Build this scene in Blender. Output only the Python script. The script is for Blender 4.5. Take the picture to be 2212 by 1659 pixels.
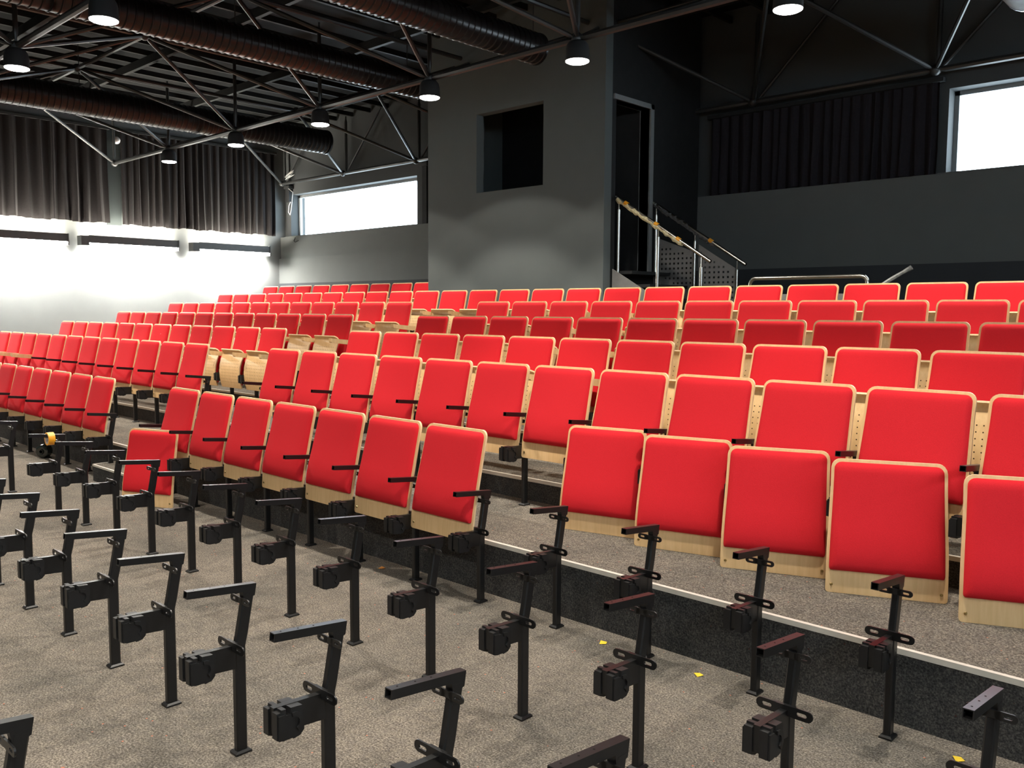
import bpy, math, random
from mathutils import Vector, Matrix
random.seed(7)
R = math.radians

for ob in list(bpy.data.objects):
    bpy.data.objects.remove(ob, do_unlink=True)
scene = bpy.context.scene
COL = scene.collection

# ------------------------------------------------------------------ camera
cd = bpy.data.cameras.new('camera'); cam = bpy.data.objects.new('camera', cd); COL.objects.link(cam)
cd.sensor_width = 36.0; cd.lens = 36.0 * 1887.7 / 2212.0
cd.clip_start = 0.05; cd.clip_end = 200
fw = Vector((-0.68559788, 0.72308174, -0.08431105)); rt = Vector((0.72532639, 0.68838215, 0.00562592)); up = Vector((-0.06210622, 0.05729591, 0.9964236))
m = Matrix((rt, up, -fw)).transposed().to_4x4(); m.translation = Vector((0, 0, 1.602)); cam.matrix_world = m
scene.camera = cam

# ------------------------------------------------------------------ world, exposure
w = bpy.data.worlds.new('daylight'); scene.world = w; w.use_nodes = True
bg = w.node_tree.nodes['Background']; bg.inputs[0].default_value = (0.80, 0.91, 1.0, 1); bg.inputs[1].default_value = 8.0
scene.view_settings.view_transform = 'Standard'
scene.view_settings.look = 'None'
scene.view_settings.exposure = 1.0
scene.view_settings.gamma = 1.0
scene.view_settings.use_curve_mapping = False
BEAM_W, SPILL_W = 150.0, 40.0            # pendant lamps
STRIP_UP, STRIP_DOWN = 110.0, 270.0        # wall washers

# ------------------------------------------------------------------ materials
def new_mat(name):
    mt = bpy.data.materials.new(name); mt.use_nodes = True
    nt = mt.node_tree; return mt, nt, nt.nodes, nt.links, nt.nodes['Principled BSDF']

def plain(name, col, rough=0.5, metal=0.0, spec=0.5, noise=0.06, scale=30.0, bump=0.0, sheen=0.0, emit=None):
    mt, nt, N, L, b = new_mat(name)
    tc = N.new('ShaderNodeTexCoord'); nz = N.new('ShaderNodeTexNoise'); nz.inputs['Scale'].default_value = scale; nz.inputs['Detail'].default_value = 3
    L.new(tc.outputs['Object'], nz.inputs['Vector'])
    rp = N.new('ShaderNodeValToRGB'); L.new(nz.outputs['Fac'], rp.inputs['Fac'])
    a = [max(0, c * (1 - noise)) for c in col]; c2 = [min(1, c * (1 + noise)) for c in col]
    rp.color_ramp.elements[0].position = 0.3; rp.color_ramp.elements[1].position = 0.7
    rp.color_ramp.elements[0].color = (*a, 1); rp.color_ramp.elements[1].color = (*c2, 1)
    L.new(rp.outputs['Color'], b.inputs['Base Color'])
    b.inputs['Roughness'].default_value = rough; b.inputs['Metallic'].default_value = metal
    b.inputs['Specular IOR Level'].default_value = spec
    if sheen:
        b.inputs['Sheen Weight'].default_value = sheen; b.inputs['Sheen Roughness'].default_value = 0.4
    if bump:
        bp = N.new('ShaderNodeBump'); bp.inputs['Strength'].default_value = bump; bp.inputs['Distance'].default_value = 0.002
        L.new(nz.outputs['Fac'], bp.inputs['Height']); L.new(bp.outputs['Normal'], b.inputs['Normal'])
    return mt

def carpet(name, cols, speck):
    mt, nt, N, L, b = new_mat(name)
    tc = N.new('ShaderNodeTexCoord')
    def noise(scale, detail, rough=0.6):
        n = N.new('ShaderNodeTexNoise'); n.inputs['Scale'].default_value = scale; n.inputs['Detail'].default_value = detail; n.inputs['Roughness'].default_value = rough
        L.new(tc.outputs['Object'], n.inputs['Vector']); return n
    fine = noise(125, 4, 0.8); mid = noise(26, 3); big = noise(1.7, 4)
    rp = N.new('ShaderNodeValToRGB'); L.new(fine.outputs['Fac'], rp.inputs['Fac'])
    e = rp.color_ramp.elements
    e[0].position = 0.36; e[0].color = (*cols[0], 1); e[1].position = 0.67; e[1].color = (*cols[2], 1)
    k = e.new(0.5); k.color = (*cols[1], 1)
    # soft scuffs and stains
    rb = N.new('ShaderNodeValToRGB'); L.new(big.outputs['Fac'], rb.inputs['Fac'])
    rb.color_ramp.elements[0].position = 0.33; rb.color_ramp.elements[0].color = (.72, .74, .74, 1)
    rb.color_ramp.elements[1].position = 0.60; rb.color_ramp.elements[1].color = (1.08, 1.06, 1.03, 1)
    m1 = N.new('ShaderNodeMixRGB'); m1.blend_type = 'MULTIPLY'; m1.inputs[0].default_value = 1
    L.new(rp.outputs['Color'], m1.inputs[1]); L.new(rb.outputs['Color'], m1.inputs[2])
    rm = N.new('ShaderNodeValToRGB'); L.new(mid.outputs['Fac'], rm.inputs['Fac'])
    rm.color_ramp.elements[0].position = 0.35; rm.color_ramp.elements[0].color = (.84, .84, .86, 1)
    rm.color_ramp.elements[1].position = 0.65; rm.color_ramp.elements[1].color = (1.1, 1.09, 1.06, 1)
    m2 = N.new('ShaderNodeMixRGB'); m2.blend_type = 'MULTIPLY'; m2.inputs[0].default_value = 1
    L.new(m1.outputs['Color'], m2.inputs[1]); L.new(rm.outputs['Color'], m2.inputs[2])
    # small rust-coloured flecks
    vo = N.new('ShaderNodeTexVoronoi'); vo.inputs['Scale'].default_value = 26; L.new(tc.outputs['Object'], vo.inputs['Vector'])
    lt = N.new('ShaderNodeMath'); lt.operation = 'LESS_THAN'; lt.inputs[1].default_value = 0.105; L.new(vo.outputs['Distance'], lt.inputs[0])
    sel = N.new('ShaderNodeSeparateColor'); L.new(vo.outputs['Color'], sel.inputs[0])
    g2 = N.new('ShaderNodeMath'); g2.operation = 'LESS_THAN'; g2.inputs[1].default_value = 0.16; L.new(sel.outputs[0], g2.inputs[0])
    mu = N.new('ShaderNodeMath'); mu.operation = 'MULTIPLY'; L.new(lt.outputs[0], mu.inputs[0]); L.new(g2.outputs[0], mu.inputs[1])
    mu2 = N.new('ShaderNodeMath'); mu2.operation = 'MULTIPLY'; mu2.inputs[1].default_value = 0.65; L.new(mu.outputs[0], mu2.inputs[0])
    m3 = N.new('ShaderNodeMixRGB'); L.new(mu2.outputs[0], m3.inputs[0]); L.new(m2.outputs['Color'], m3.inputs[1]); m3.inputs[2].default_value = (*speck, 1)
    L.new(m3.outputs['Color'], b.inputs['Base Color'])
    b.inputs['Roughness'].default_value = 0.95; b.inputs['Specular IOR Level'].default_value = 0.1
    bp = N.new('ShaderNodeBump'); bp.inputs['Strength'].default_value = 0.5; bp.inputs['Distance'].default_value = 0.004
    L.new(fine.outputs['Fac'], bp.inputs['Height']); L.new(bp.outputs['Normal'], b.inputs['Normal'])
    return mt

def wood(name, c1, c2, rough=0.42):
    mt, nt, N, L, b = new_mat(name)
    tc = N.new('ShaderNodeTexCoord'); mp = N.new('ShaderNodeMapping'); mp.inputs['Scale'].default_value = (24, 24, 1.4)
    L.new(tc.outputs['Object'], mp.inputs['Vector'])
    nz = N.new('ShaderNodeTexNoise'); nz.inputs['Scale'].default_value = 3.0; nz.inputs['Detail'].default_value = 5; L.new(mp.outputs['Vector'], nz.inputs['Vector'])
    rp = N.new('ShaderNodeValToRGB'); L.new(nz.outputs['Fac'], rp.inputs['Fac'])
    rp.color_ramp.elements[0].position = 0.3; rp.color_ramp.elements[0].color = (*c1, 1)
    rp.color_ramp.elements[1].position = 0.7; rp.color_ramp.elements[1].color = (*c2, 1)
    L.new(rp.outputs['Color'], b.inputs['Base Color']); b.inputs['Roughness'].default_value = rough; b.inputs['Specular IOR Level'].default_value = 0.4
    return mt

def emitter(name, col, s):
    mt, nt, N, L, b = new_mat(name)
    b.inputs['Base Color'].default_value = (.8, .8, .8, 1)
    b.inputs['Emission Color'].default_value = (*col, 1); b.inputs['Emission Strength'].default_value = s
    return mt

def pane_mat(name):
    mt, nt, N, L, b = new_mat(name)
    N.remove(b); out = N['Material Output']
    tr = N.new('ShaderNodeBsdfTransparent'); tr.inputs[0].default_value = (.93, .96, .97, 1)
    gl = N.new('ShaderNodeBsdfGlossy'); gl.inputs['Roughness'].default_value = 0.03
    mx = N.new("ShaderNodeMixShader"); mx.inputs[0].default_value = 0.05; L.new(tr.outputs[0], mx.inputs[1]); L.new(gl.outputs[0], mx.inputs[2])
    L.new(mx.outputs[0], out.inputs['Surface']); return mt

M = {
 'carpet': carpet('carpet_tread', ((.048, .042, .036), (.132, .117, .100), (.325, .292, .253)), (.52, .16, .09)),
 'riser': carpet('carpet_riser', ((.020, .021, .022), (.052, .052, .052), (.120, .116, .110)), (.07, .025, .018)),
 'red': plain('red_wool', (.58, .017, .025), 0.9, 0, 0.15, 0.10, 420, 0.25, sheen=0.0),
 'birch': wood('birch_plywood', (.66, .43, .205), (.74, .50, .255)),
 'edge': wood('birch_edge', (.70, .48, .26), (.80, .58, .34)),
 'steel': plain('black_powdercoat', (.0075, .0075, .0078), 0.34, 0, 0.42, 0.15, 60),
 'plastic': plain('black_plastic', (.010, .010, .0105), 0.45, 0, 0.35, 0.1, 60),
 'hole': plain('dark_hole', (.006, .005, .004), 0.8, 0, 0.1),
 'perf': plain('perforation_hole', (.05, .03, .015), 0.9, 0, 0.1),
 'screw': plain('brass_screw', (.35, .25, .10), 0.35, 0.8),
 'wall': plain('grey_paint', (.118, .125, .122), 0.85, 0, 0.25, 0.03, 3),
 'hallwall': plain('pale_bounce_paint', (.42, .42, .41), 0.85, 0, 0.25, 0.03, 3),  # unseen walls toned pale to bounce more light into the room
 'sidewall': plain('pale_grey_paint', (.14, .148, .146), 0.85, 0, 0.25, 0.03, 3),
 'skirt': plain('dark_skirting_paint', (.040, .043, .048), 0.8, 0, 0.25, 0.03, 3),
 'darkstrip': plain('dark_teal_strip', (.034, .042, .042), 0.8, 0, 0.25, 0.03, 3),
 'upper': plain('dark_upper_paint', (.058, .062, .063), 0.85, 0, 0.25, 0.03, 3),
 'booth': plain('booth_grey_paint', (.100, .113, .113), 0.85, 0, 0.25, 0.03, 3),
 'black': plain('matt_black_paint', (.018, .019, .020), 0.8, 0, 0.25, 0.1, 8),
 'ceil': plain('black_ceiling', (.006, .0063, .0063), 0.85, 0, 0.2, 0.1, 8),
 'purlin': plain('dark_purlin', (.012, .0125, .012), 0.6, 0, 0.3, 0.1, 8),
 'truss': plain('truss_paint', (.026, .027, .027), 0.40, 0.0, 0.5, 0.1, 12),
 'duct': plain('dark_duct_metal', (.017, .014, .0135), 0.30, 0.4, 0.5, 0.08, 10),
 'ductlit': plain('lit_duct_metal', (.34, .35, .36), 0.4, 0.5, 0.5, 0.08, 10),  # lighter copy of the duct metal; window light is in the colour
 'curtain': plain('curtain_velvet', (.0135, .0118, .012), 0.95, 0, 0.1, 0.12, 40, sheen=0.06),
 'curtain2': plain('curtain_dark', (.022, .020, .024), 0.95, 0, 0.1, 0.12, 40),
 'alu': plain('aluminium_nosing', (.60, .57, .50), 0.42, 0.15, 0.5, 0.05, 20),
 'inox': plain('stainless_steel', (.55, .53, .48), 0.26, 1.0, 0.5, 0.05, 20),
 'greymetal': plain('grey_panel_metal', (.20, .195, .19), 0.5, 0.1, 0.4, 0.05, 20),
 'fixture': plain('grey_fixture', (.07, .07, .07), 0.5, 0, 0.4, 0.05, 20),
 'yellow': plain('yellow_tape', (.85, .36, .015), 0.35, 0, 0.5, 0.05, 60),
 'paper': plain('yellow_paper', (.80, .55, .04), 0.7, 0, 0.3, 0.05, 60),
 'orange': plain('orange_paper', (.55, .22, .05), 0.7, 0, 0.3, 0.05, 60),
 'core': plain('tape_core', (.45, .38, .32), 0.7, 0, 0.3, 0.05, 60),
 'film': plain('plastic_film', (.62, .55, .34), 0.22, 0, 0.6, 0.3, 30),
 'filmpale': plain('pale_plastic_film', (.30, .30, .29), 0.25, 0, 0.6, 0.3, 30),
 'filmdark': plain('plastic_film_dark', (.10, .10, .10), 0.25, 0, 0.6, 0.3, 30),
 'glossdark': plain('glossy_dark_plastic', (.012, .016, .013), 0.08, 0, 0.8, 0.1, 30),
 'white': plain('white_plastic', (.62, .62, .60), 0.4, 0, 0.5, 0.03, 20),
 'cable': plain('white_cable', (.50, .50, .48), 0.5, 0, 0.4, 0.03, 20),
 'frame': plain('window_frame_grey', (.20, .21, .215), 0.5, 0, 0.4, 0.04, 10),
 'lens': emitter('lamp_lens_glow', (1.0, .97, .90), 14.0),
 'stripup': emitter('strip_up_glow', (1.0, .93, .80), STRIP_UP),
 'stripdown': emitter('strip_down_glow', (1.0, .97, .90), STRIP_DOWN),
 'glass': pane_mat('window_glass'),
}

# ------------------------------------------------------------------ mesh helpers
class MB:
    def __init__(s): s.v = []; s.f = []; s.mi = []; s.cur = 0
    def add(s, vs, fs):
        o = len(s.v); s.v += [tuple(p) for p in vs]; s.f += [tuple(i + o for i in f) for f in fs]; s.mi += [s.cur] * len(fs)
    def box(s, x0, x1, y0, y1, z0, z1):
        s.add([(x, y, z) for z in (z0, z1) for y in (y0, y1) for x in (x0, x1)],
              [(0, 2, 3, 1), (4, 5, 7, 6), (0, 1, 5, 4), (2, 6, 7, 3), (0, 4, 6, 2), (1, 3, 7, 5)])
    def bar(s, a, b, wx, wy, upv=(0, 0, 1)):
        """rectangular bar from a to b; wx half width sideways, wy half width 'up'"""
        a = Vector(a); b = Vector(b); d = (b - a).normalized(); u = Vector(upv)
        sd = d.cross(u)
        if sd.length < 1e-4: sd = d.cross(Vector((0, 1, 0)))
        sd.normalize(); u = sd.cross(d).normalized()
        vs = [p + sd * i * wx + u * j * wy for p in (a, b) for j in (-1, 1) for i in (-1, 1)]
        s.add(vs, [(0, 2, 3, 1), (4, 5, 7, 6), (0, 1, 5, 4), (2, 6, 7, 3), (0, 4, 6, 2), (1, 3, 7, 5)])
    def tube(s, pts, r, n=8, caps=True, closed=False):
        pts = [Vector(p) for p in pts]; k = len(pts); rings = []
        rr = r if isinstance(r, (list, tuple)) else [r] * k
        prev = None
        for i, p in enumerate(pts):
            d = (pts[min(i + 1, k - 1)] - pts[max(i - 1, 0)]).normalized()
            if prev is None:
                h = Vector((0, 0, 1)) if abs(d.z) < 0.9 else Vector((0, 1, 0))
                a = d.cross(h).normalized()
            else:
                a = (prev - d * prev.dot(d)).normalized()
            prev = a; b = d.cross(a)
            rings.append([p + (a * math.cos(2 * math.pi * j / n) + b * math.sin(2 * math.pi * j / n)) * rr[i] for j in range(n)])
        vs = [q for g in rings for q in g]; fs = []
        for i in range(k - 1):
            for j in range(n):
                fs.append((i * n + j, i * n + (j + 1) % n, (i + 1) * n + (j + 1) % n, (i + 1) * n + j))
        if caps: fs += [tuple(range(n))[::-1], tuple((k - 1) * n + j for j in range(n))]
        s.add(vs, fs)
    def lathe(s, prof, n=20, origin=(0, 0, 0), axis='z'):
        vs = []; fs = []; k = len(prof)
        for r_, h in prof:
            for j in range(n):
                a = 2 * math.pi * j / n; c, d = r_ * math.cos(a), r_ * math.sin(a)
                p = (c, d, h) if axis == 'z' else ((c, h, d) if axis == 'y' else (h, c, d))
                vs.append((p[0] + origin[0], p[1] + origin[1], p[2] + origin[2]))
        for i in range(k - 1):
            for j in range(n): fs.append((i * n + j, i * n + (j + 1) % n, (i + 1) * n + (j + 1) % n, (i + 1) * n + j))
        s.add(vs, fs)
    def prism(s, poly, x0, x1, axis='x'):
        """poly of 2D points extruded along an axis: 'x' -> (y,z), 'y' -> (x,z), 'z' -> (x,y)"""
        n = len(poly)
        f3 = {'x': lambda a, p: (a, p[0], p[1]), 'y': lambda a, p: (p[0], a, p[1]), 'z': lambda a, p: (p[0], p[1], a)}[axis]
        s.add([f3(x0, p) for p in poly] + [f3(x1, p) for p in poly],
              [tuple(range(n))[::-1], tuple(range(n, 2 * n))] + [(i, (i + 1) % n, (i + 1) % n + n, i + n) for i in range(n)])
    def mesh(s, name, mats, smooth=False):
        me = bpy.data.meshes.new(name); me.from_pydata(s.v, [], s.f)
        mats = mats if isinstance(mats, (list, tuple)) else [mats]
        for mm in mats: me.materials.append(M[mm])
        me.polygons.foreach_set('material_index', s.mi)
        if smooth:
            me.polygons.foreach_set('use_smooth', [True] * len(me.polygons))
        me.validate(); me.update()
        import bmesh
        bm = bmesh.new(); bm.from_mesh(me); bmesh.ops.recalc_face_normals(bm, faces=bm.faces); bm.to_mesh(me); bm.free()
        if smooth: me.set_sharp_from_angle(angle=R(40))
        return me

def obj(name, me, parent=None, loc=None, label=None, cat=None, group=None, kind=None, rotz=None):
    o = bpy.data.objects.new(name, me); COL.objects.link(o)
    if parent is not None: o.parent = parent
    if loc is not None: o.location = loc
    if rotz is not None: o.rotation_euler = (0, 0, rotz)
    if label: o['label'] = label
    if cat: o['category'] = cat
    if group: o['group'] = group
    if kind: o['kind'] = kind
    return o
def thing(name, label, cat, loc=(0, 0, 0), group=None, rotz=0.0):
    o = obj(name, None, None, loc, label, cat, group); o.rotation_euler = (0, 0, rotz); o.empty_display_size = .05
    return o
def put(name, mb, mats, parent=None, smooth=False, **k):
    return obj(name, mb.mesh(name, mats, smooth), parent, **k)
def B(*a):
    b = MB(); b.box(*a); return b

def ordw(n):
    w_ = ['zeroth', 'first', 'second', 'third', 'fourth', 'fifth', 'sixth', 'seventh', 'eighth', 'ninth', 'tenth', 'eleventh', 'twelfth',
          'thirteenth', 'fourteenth', 'fifteenth', 'sixteenth', 'seventeenth', 'eighteenth', 'nineteenth', 'twentieth']
    if n <= 20: return w_[n]
    return {21: 'twenty-first', 22: 'twenty-second', 23: 'twenty-third', 24: 'twenty-fourth', 25: 'twenty-fifth', 26: 'twenty-sixth', 27: 'twenty-seventh'}[n]

# ------------------------------------------------------------------ layout
P = 0.55
def GX(k): return -0.053 - P * k                    # post line k, counted to the left
FOOT = {0: .62, 1: 1.539, 2: 2.449, 3: 3.295, 4: 4.244, 5: 5.146, 6: 6.034, 7: 6.929, 8: 7.858, 9: 8.774}
TREAD = {0: 0, 1: 0, 2: 0, 3: 0, 4: .302, 5: .453, 6: .605, 7: .760, 8: .921, 9: 1.081}
RISER = {r: FOOT[r - 1] + .137 for r in range(4, 10)}  # front edge of the tread carrying row r
XL, XR, YB, YF, ZC = -17.1, 3.6, 10.7, -7.0, 5.6
NX = [-16.89 + 2.235 * i for i in range(9)]          # truss node lines
NYS = [10.52, 6.95, 3.22, -0.45]
ZN, ZT = 4.30, 5.06

# ------------------------------------------------------------------ floor and tiers
put('floor', B(XL - .2, XR, YF, RISER[4] + .02, -.2, 0), 'carpet', kind='structure')
trim_n = 0
for r in range(4, 10):
    y0 = RISER[r]; y1 = (RISER[r + 1] + .02) if r < 9 else YB + .2
    t = obj('floor', B(XL - .2, XR, y0, y1, -.2, TREAD[r]).mesh('floor', 'carpet'), kind='structure')
    rb = B(XL - .2, XR, y0 - .006, y0, TREAD[r - 1], TREAD[r] - .012)
    put('riser', rb, 'riser', t)
    trim_n += 1
    nb = MB(); nb.prism([(y0 - .012, TREAD[r] - .020), (y0 - .012, TREAD[r] + .003), (y0 + .010, TREAD[r] + .003), (y0 + .010, TREAD[r] - .004), (y0 - .006, TREAD[r] - .004), (y0 - .006, TREAD[r] - .020)], XL, XR)
    put('trim_%d' % trim_n, nb, 'alu', kind='structure')
# half-height block step in the aisle
st = thing('aisle_step', 'low carpeted block step with pale metal edge in the aisle', 'step', (-7.77, 3.288, 0))
b = B(-.575, .5, -.142, .136, 0, .146); put('step_body', b, 'riser', st)
put('step_top', B(-.565, .49, -.132, .136, .146, .152), 'carpet', st)
nb = MB(); nb.box(-.582, .506, -.150, -.132, .138, .156); nb.box(-.582, -.564, -.150, .136, .138, .156); put('step_edge', nb, 'alu', st)

# ------------------------------------------------------------------ walls
def wall_xz(name, x0, x1, z0, z1, yf, yb, holes, mat):
    """wall slab in an x-z plane with rectangular openings (xa, xb, za, zb)"""
    xs = sorted({x0, x1, *[h[0] for h in holes], *[h[1] for h in holes]}); zs = sorted({z0, z1, *[h[2] for h in holes], *[h[3] for h in holes]})
    mb = MB()
    for i in range(len(xs) - 1):
        for j in range(len(zs) - 1):
            cx, cz = (xs[i] + xs[i + 1]) / 2, (zs[j] + zs[j + 1]) / 2
            if any(h[0] < cx < h[1] and h[2] < cz < h[3] for h in holes): continue
            mb.box(xs[i], xs[i + 1], yf, yb, zs[j], zs[j + 1])
    return put(name, mb, mat, kind='structure')
WIN_L = (-16.86, -12.62, 3.17, 4.08); WIN_R = (-3.385, -0.55, 3.17, 4.12)
wall_xz('wall_back', XL - .2, XR + .2, -.2, ZC, YB + .02, YB + .38, [WIN_L, WIN_R], 'upper')
# thicker parapet below the sill, and a still thicker plinth
put('wall_parapet', B(XL, XR, YB - .10, YB + .02, 2.70, 3.165), 'wall', kind='structure')
put('wall_plinth', B(XL - .0, XR, YB - .15, YB + .02, 1.0, 2.70), 'wall', kind='structure')
put('baseboard_back', B(XL, XR, YB - .158, YB - .15, 1.081, 2.155), 'skirt', kind='structure')
put('trim_7', B(XL, XL + .012, 6.86, 7.14, 3.17, 4.98), 'darkstrip', kind='structure')  # thin darker strip added over the wall between the two curtains
put('wall_left', B(XL - .2, XL, YF, YB + .38, -.2, ZC), 'sidewall', kind='structure')
mb = MB()
for y0, y1, z0, z1 in ((YF, YB + .38, -.2, 3.17), (YF, YB + .38, 4.12, ZC), (YF, -5.5, 3.17, 4.12), (5.4, YB + .38, 3.17, 4.12)): mb.box(XR, XR + .2, y0, y1, z0, z1)
put('wall_right', mb, 'hallwall', kind='structure')
wr = obj('window_added', None, kind='structure')  # unseen window added to let extra daylight in from the right
mb = MB(); mb.box(XR + .08, XR + .14, -5.5, 5.4, 3.17, 3.22); mb.box(XR + .08, XR + .14, -5.5, 5.4, 4.07, 4.12); put('window_frame', mb, 'frame', wr)
for i in range(4): put('pane', B(XR + .107, XR + .113, -5.48 + i * 2.725, -2.80 + i * 2.725, 3.2, 4.09), 'glass', wr)
put('wall_front', B(XL - .2, XR + .2, YF - .2, YF, -.2, ZC), 'hallwall', kind='structure')
ceil = put('ceiling', B(XL - .2, XR + .2, YF - .2, YB + .38, ZC, ZC + .2), 'ceil', kind='structure')
pm = B(-.022, .022, YF, YB, 5.42, 5.5).mesh('purlin', 'purlin')
for i in range(36): obj('purlin', pm, ceil, (XL + .3 + i * .56, 0, 0))
pm = B(XL, XR, -.03, .03, 5.30, 5.42).mesh('crossbeam', 'purlin')
for y in (9.7, 7.9, 6.1, 4.3, 2.5, .7, -2): obj('crossbeam', pm, ceil, (0, y, 0))
def window(name, W_, mull):
    root = obj(name, None, kind='structure')
    x0, x1, z0, z1 = W_
    mb = MB(); t = .05; ya, yb = YB + .22, YB + .28
    mb.box(x0, x1, ya, yb, z0, z0 + t); mb.box(x0, x1, ya, yb, z1 - t, z1); mb.box(x0, x0 + t, ya, yb, z0, z1); mb.box(x1 - t, x1, ya, yb, z0, z1)
    put('window_frame', mb, 'frame', root)
    xs = [x0] + mull + [x1]
    for xm in mull: put('mullion', B(xm - .012, xm + .012, ya, yb, z0, z1), 'frame', root)
    for a, c in zip(xs, xs[1:]): put('pane', B(a + .02, c - .02, YB + .247, YB + .253, z0 + .03, z1 - .03), 'glass', root)
    put('window_sill', B(x0 - .05, x1 + .05, YB - .11, YB + .22, z0 - .012, z0 + .002), 'wall', root)
window('window_1', WIN_L, []); window('window_2', WIN_R, [])
# slim columns carrying the back truss line
for i, xk in enumerate((NX[0] + .06, NX[2] + .12)):
    root = thing('wall_column', ['short dark steel bracket post in the far corner beside the left window', 'dark grey steel column between the left window and the booth', 'grey steel column beside the bright right window'][i], 'column', (xk, YB - .03, 0))
    put('column_shaft', B(-.06, .06, -.05, .05, 3.92 if i == 0 else 3.17, ZN), 'black', root)
    put('column_head', B(-.10, .10, -.08, .05, ZN - .10, ZN - .04), 'truss', root)

# ------------------------------------------------------------------ projection booth
BX0, BX1, BY = -9.76, -6.55, 8.5
wall_xz('wall_booth', BX0, BX1, .8, ZC, BY, BY + .14, [(-8.755, -7.535, 3.20, 4.255)], 'booth')
put('wall_booth_left', B(BX0, BX0 + .14, BY + .14, YB - .15, .8, ZC), 'booth', kind='structure')
mb = MB(); mb.box(BX1 - .14, BX1, BY + .14, 8.72, .8, ZC); mb.box(BX1 - .14, BX1, 9.42, YB - .10, .8, ZC); mb.box(BX1 - .14, BX1, 8.72, 9.42, 4.15, ZC); mb.box(BX1 - .14, BX1, 8.72, 9.42, .8, 2.09)
put('wall_booth_right', mb, 'black', kind='structure')
mb = MB(); mb.box(BX0 + .14, BX1 - .14, 9.9, 9.95, 1.5, ZC); mb.box(BX0 + .14, BX1 - .14, BY + .14, 9.9, 2.0, 2.09)
put('wall_booth_inside', mb, 'black', kind='structure')
dr = obj('door_1', None, kind='structure')
mb = MB(); mb.box(BX1 - .15, BX1 - .02, 8.70, 8.725, 2.09, 4.15); mb.box(BX1 - .15, BX1 + .025, 9.42, 9.49, 2.09, 4.21); mb.box(BX1 - .15, BX1 + .025, 8.66, 9.49, 4.15, 4.21)
put('door_frame', mb, 'frame', dr)
put('door_leaf', B(-7.35, -6.71, 9.44, 9.48, 2.10, 4.14), 'black', dr)
put('handle', B(-7.28, -7.16, 9.41, 9.44, 3.10, 3.125), 'inox', dr)

# ------------------------------------------------------------------ stair to the booth with handrails
sx0, sx1, sy0, sy1 = -6.525, -4.93, 8.66, 9.54
stair = thing('booth_stair', 'short dark metal stair climbing left to the booth door', 'stair', (0, 0, 0))
NS = 6; rise = (2.085 - 1.081) / NS; run = (sx1 - sx0) / NS
for i in range(NS):
    zt = 1.081 + rise * (i + 1); xr = sx1 - run * i
    put('step_tread', B(xr - run - .02, xr, sy0 + .03, sy1 - .03, zt - .04, zt), 'black', stair)
for y in (sy0, sy1):
    mb = MB(); mb.prism([(sx0, 2.11), (sx0, 1.86), (sx1 + .12, 1.00 + .081), (sx1 + .12, 1.081 + .09)], y - .008, y + .008, 'y'); put('stringer', mb, 'greymetal', stair)
for nm, y, lab in (('handrail', 8.70, 'near steel handrail wrapped in yellow-taped plastic film beside booth door'), ('handrail', 9.50, 'far dim steel handrail of booth stair with loose film')):
    near = y < 9
    t = thing(nm, lab, 'handrail', (0, y, 0), 'stair handrails')
    a, c = Vector((-6.52, 0, 2.985)), Vector((-5.19, 0, 2.155))
    mb = MB(); mb.tube([a, c], .021, 10); put('rail', mb, 'inox', t, True)
    for px in (-6.475, -5.895, -5.305):
        zr = a.z + (c.z - a.z) * (px - a.x) / (c.x - a.x)
        zb = 1.10 + max(0, (sx1 - px)) / (sx1 - sx0) * 1.0
        mb = MB(); mb.tube([(px, 0, zb - .02), (px, 0, zr - .13)], .021, 10); pst = put('post', mb, 'inox', t, True)
        mb = MB(); mb.tube([(px, 0, zr - .13), (px, 0, zr)], .009, 8); put('pin', mb, 'inox', pst, True)
    # crumpled plastic film
    rs = random.Random(3 if near else 8)
    pts = []; rad = []
    n_ = 26
    for i in range(n_ + 1):
        f_ = (.02 + .70 * i / n_) if near else (.02 + .66 * i / n_)
        p = a + (c - a) * f_; sag = (.012 + .022 * abs(math.sin(i * 1.3 + rs.random())))
        pts.append((p.x + rs.uniform(-.004, .004), rs.uniform(-.006, .006), p.z - sag * .8)); rad.append(.020 + .016 * rs.random())
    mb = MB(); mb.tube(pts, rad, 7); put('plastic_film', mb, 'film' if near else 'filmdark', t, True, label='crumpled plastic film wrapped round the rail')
    for f_ in ((.10, .43, .66) if near else (.62,)):
        p = a + (c - a) * f_; q = a + (c - a) * (f_ + .035)
        mb = MB(); mb.tube([p, q], .027, 10); put('tape_band', mb, 'yellow', t, True, label='yellow tape band')
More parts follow.
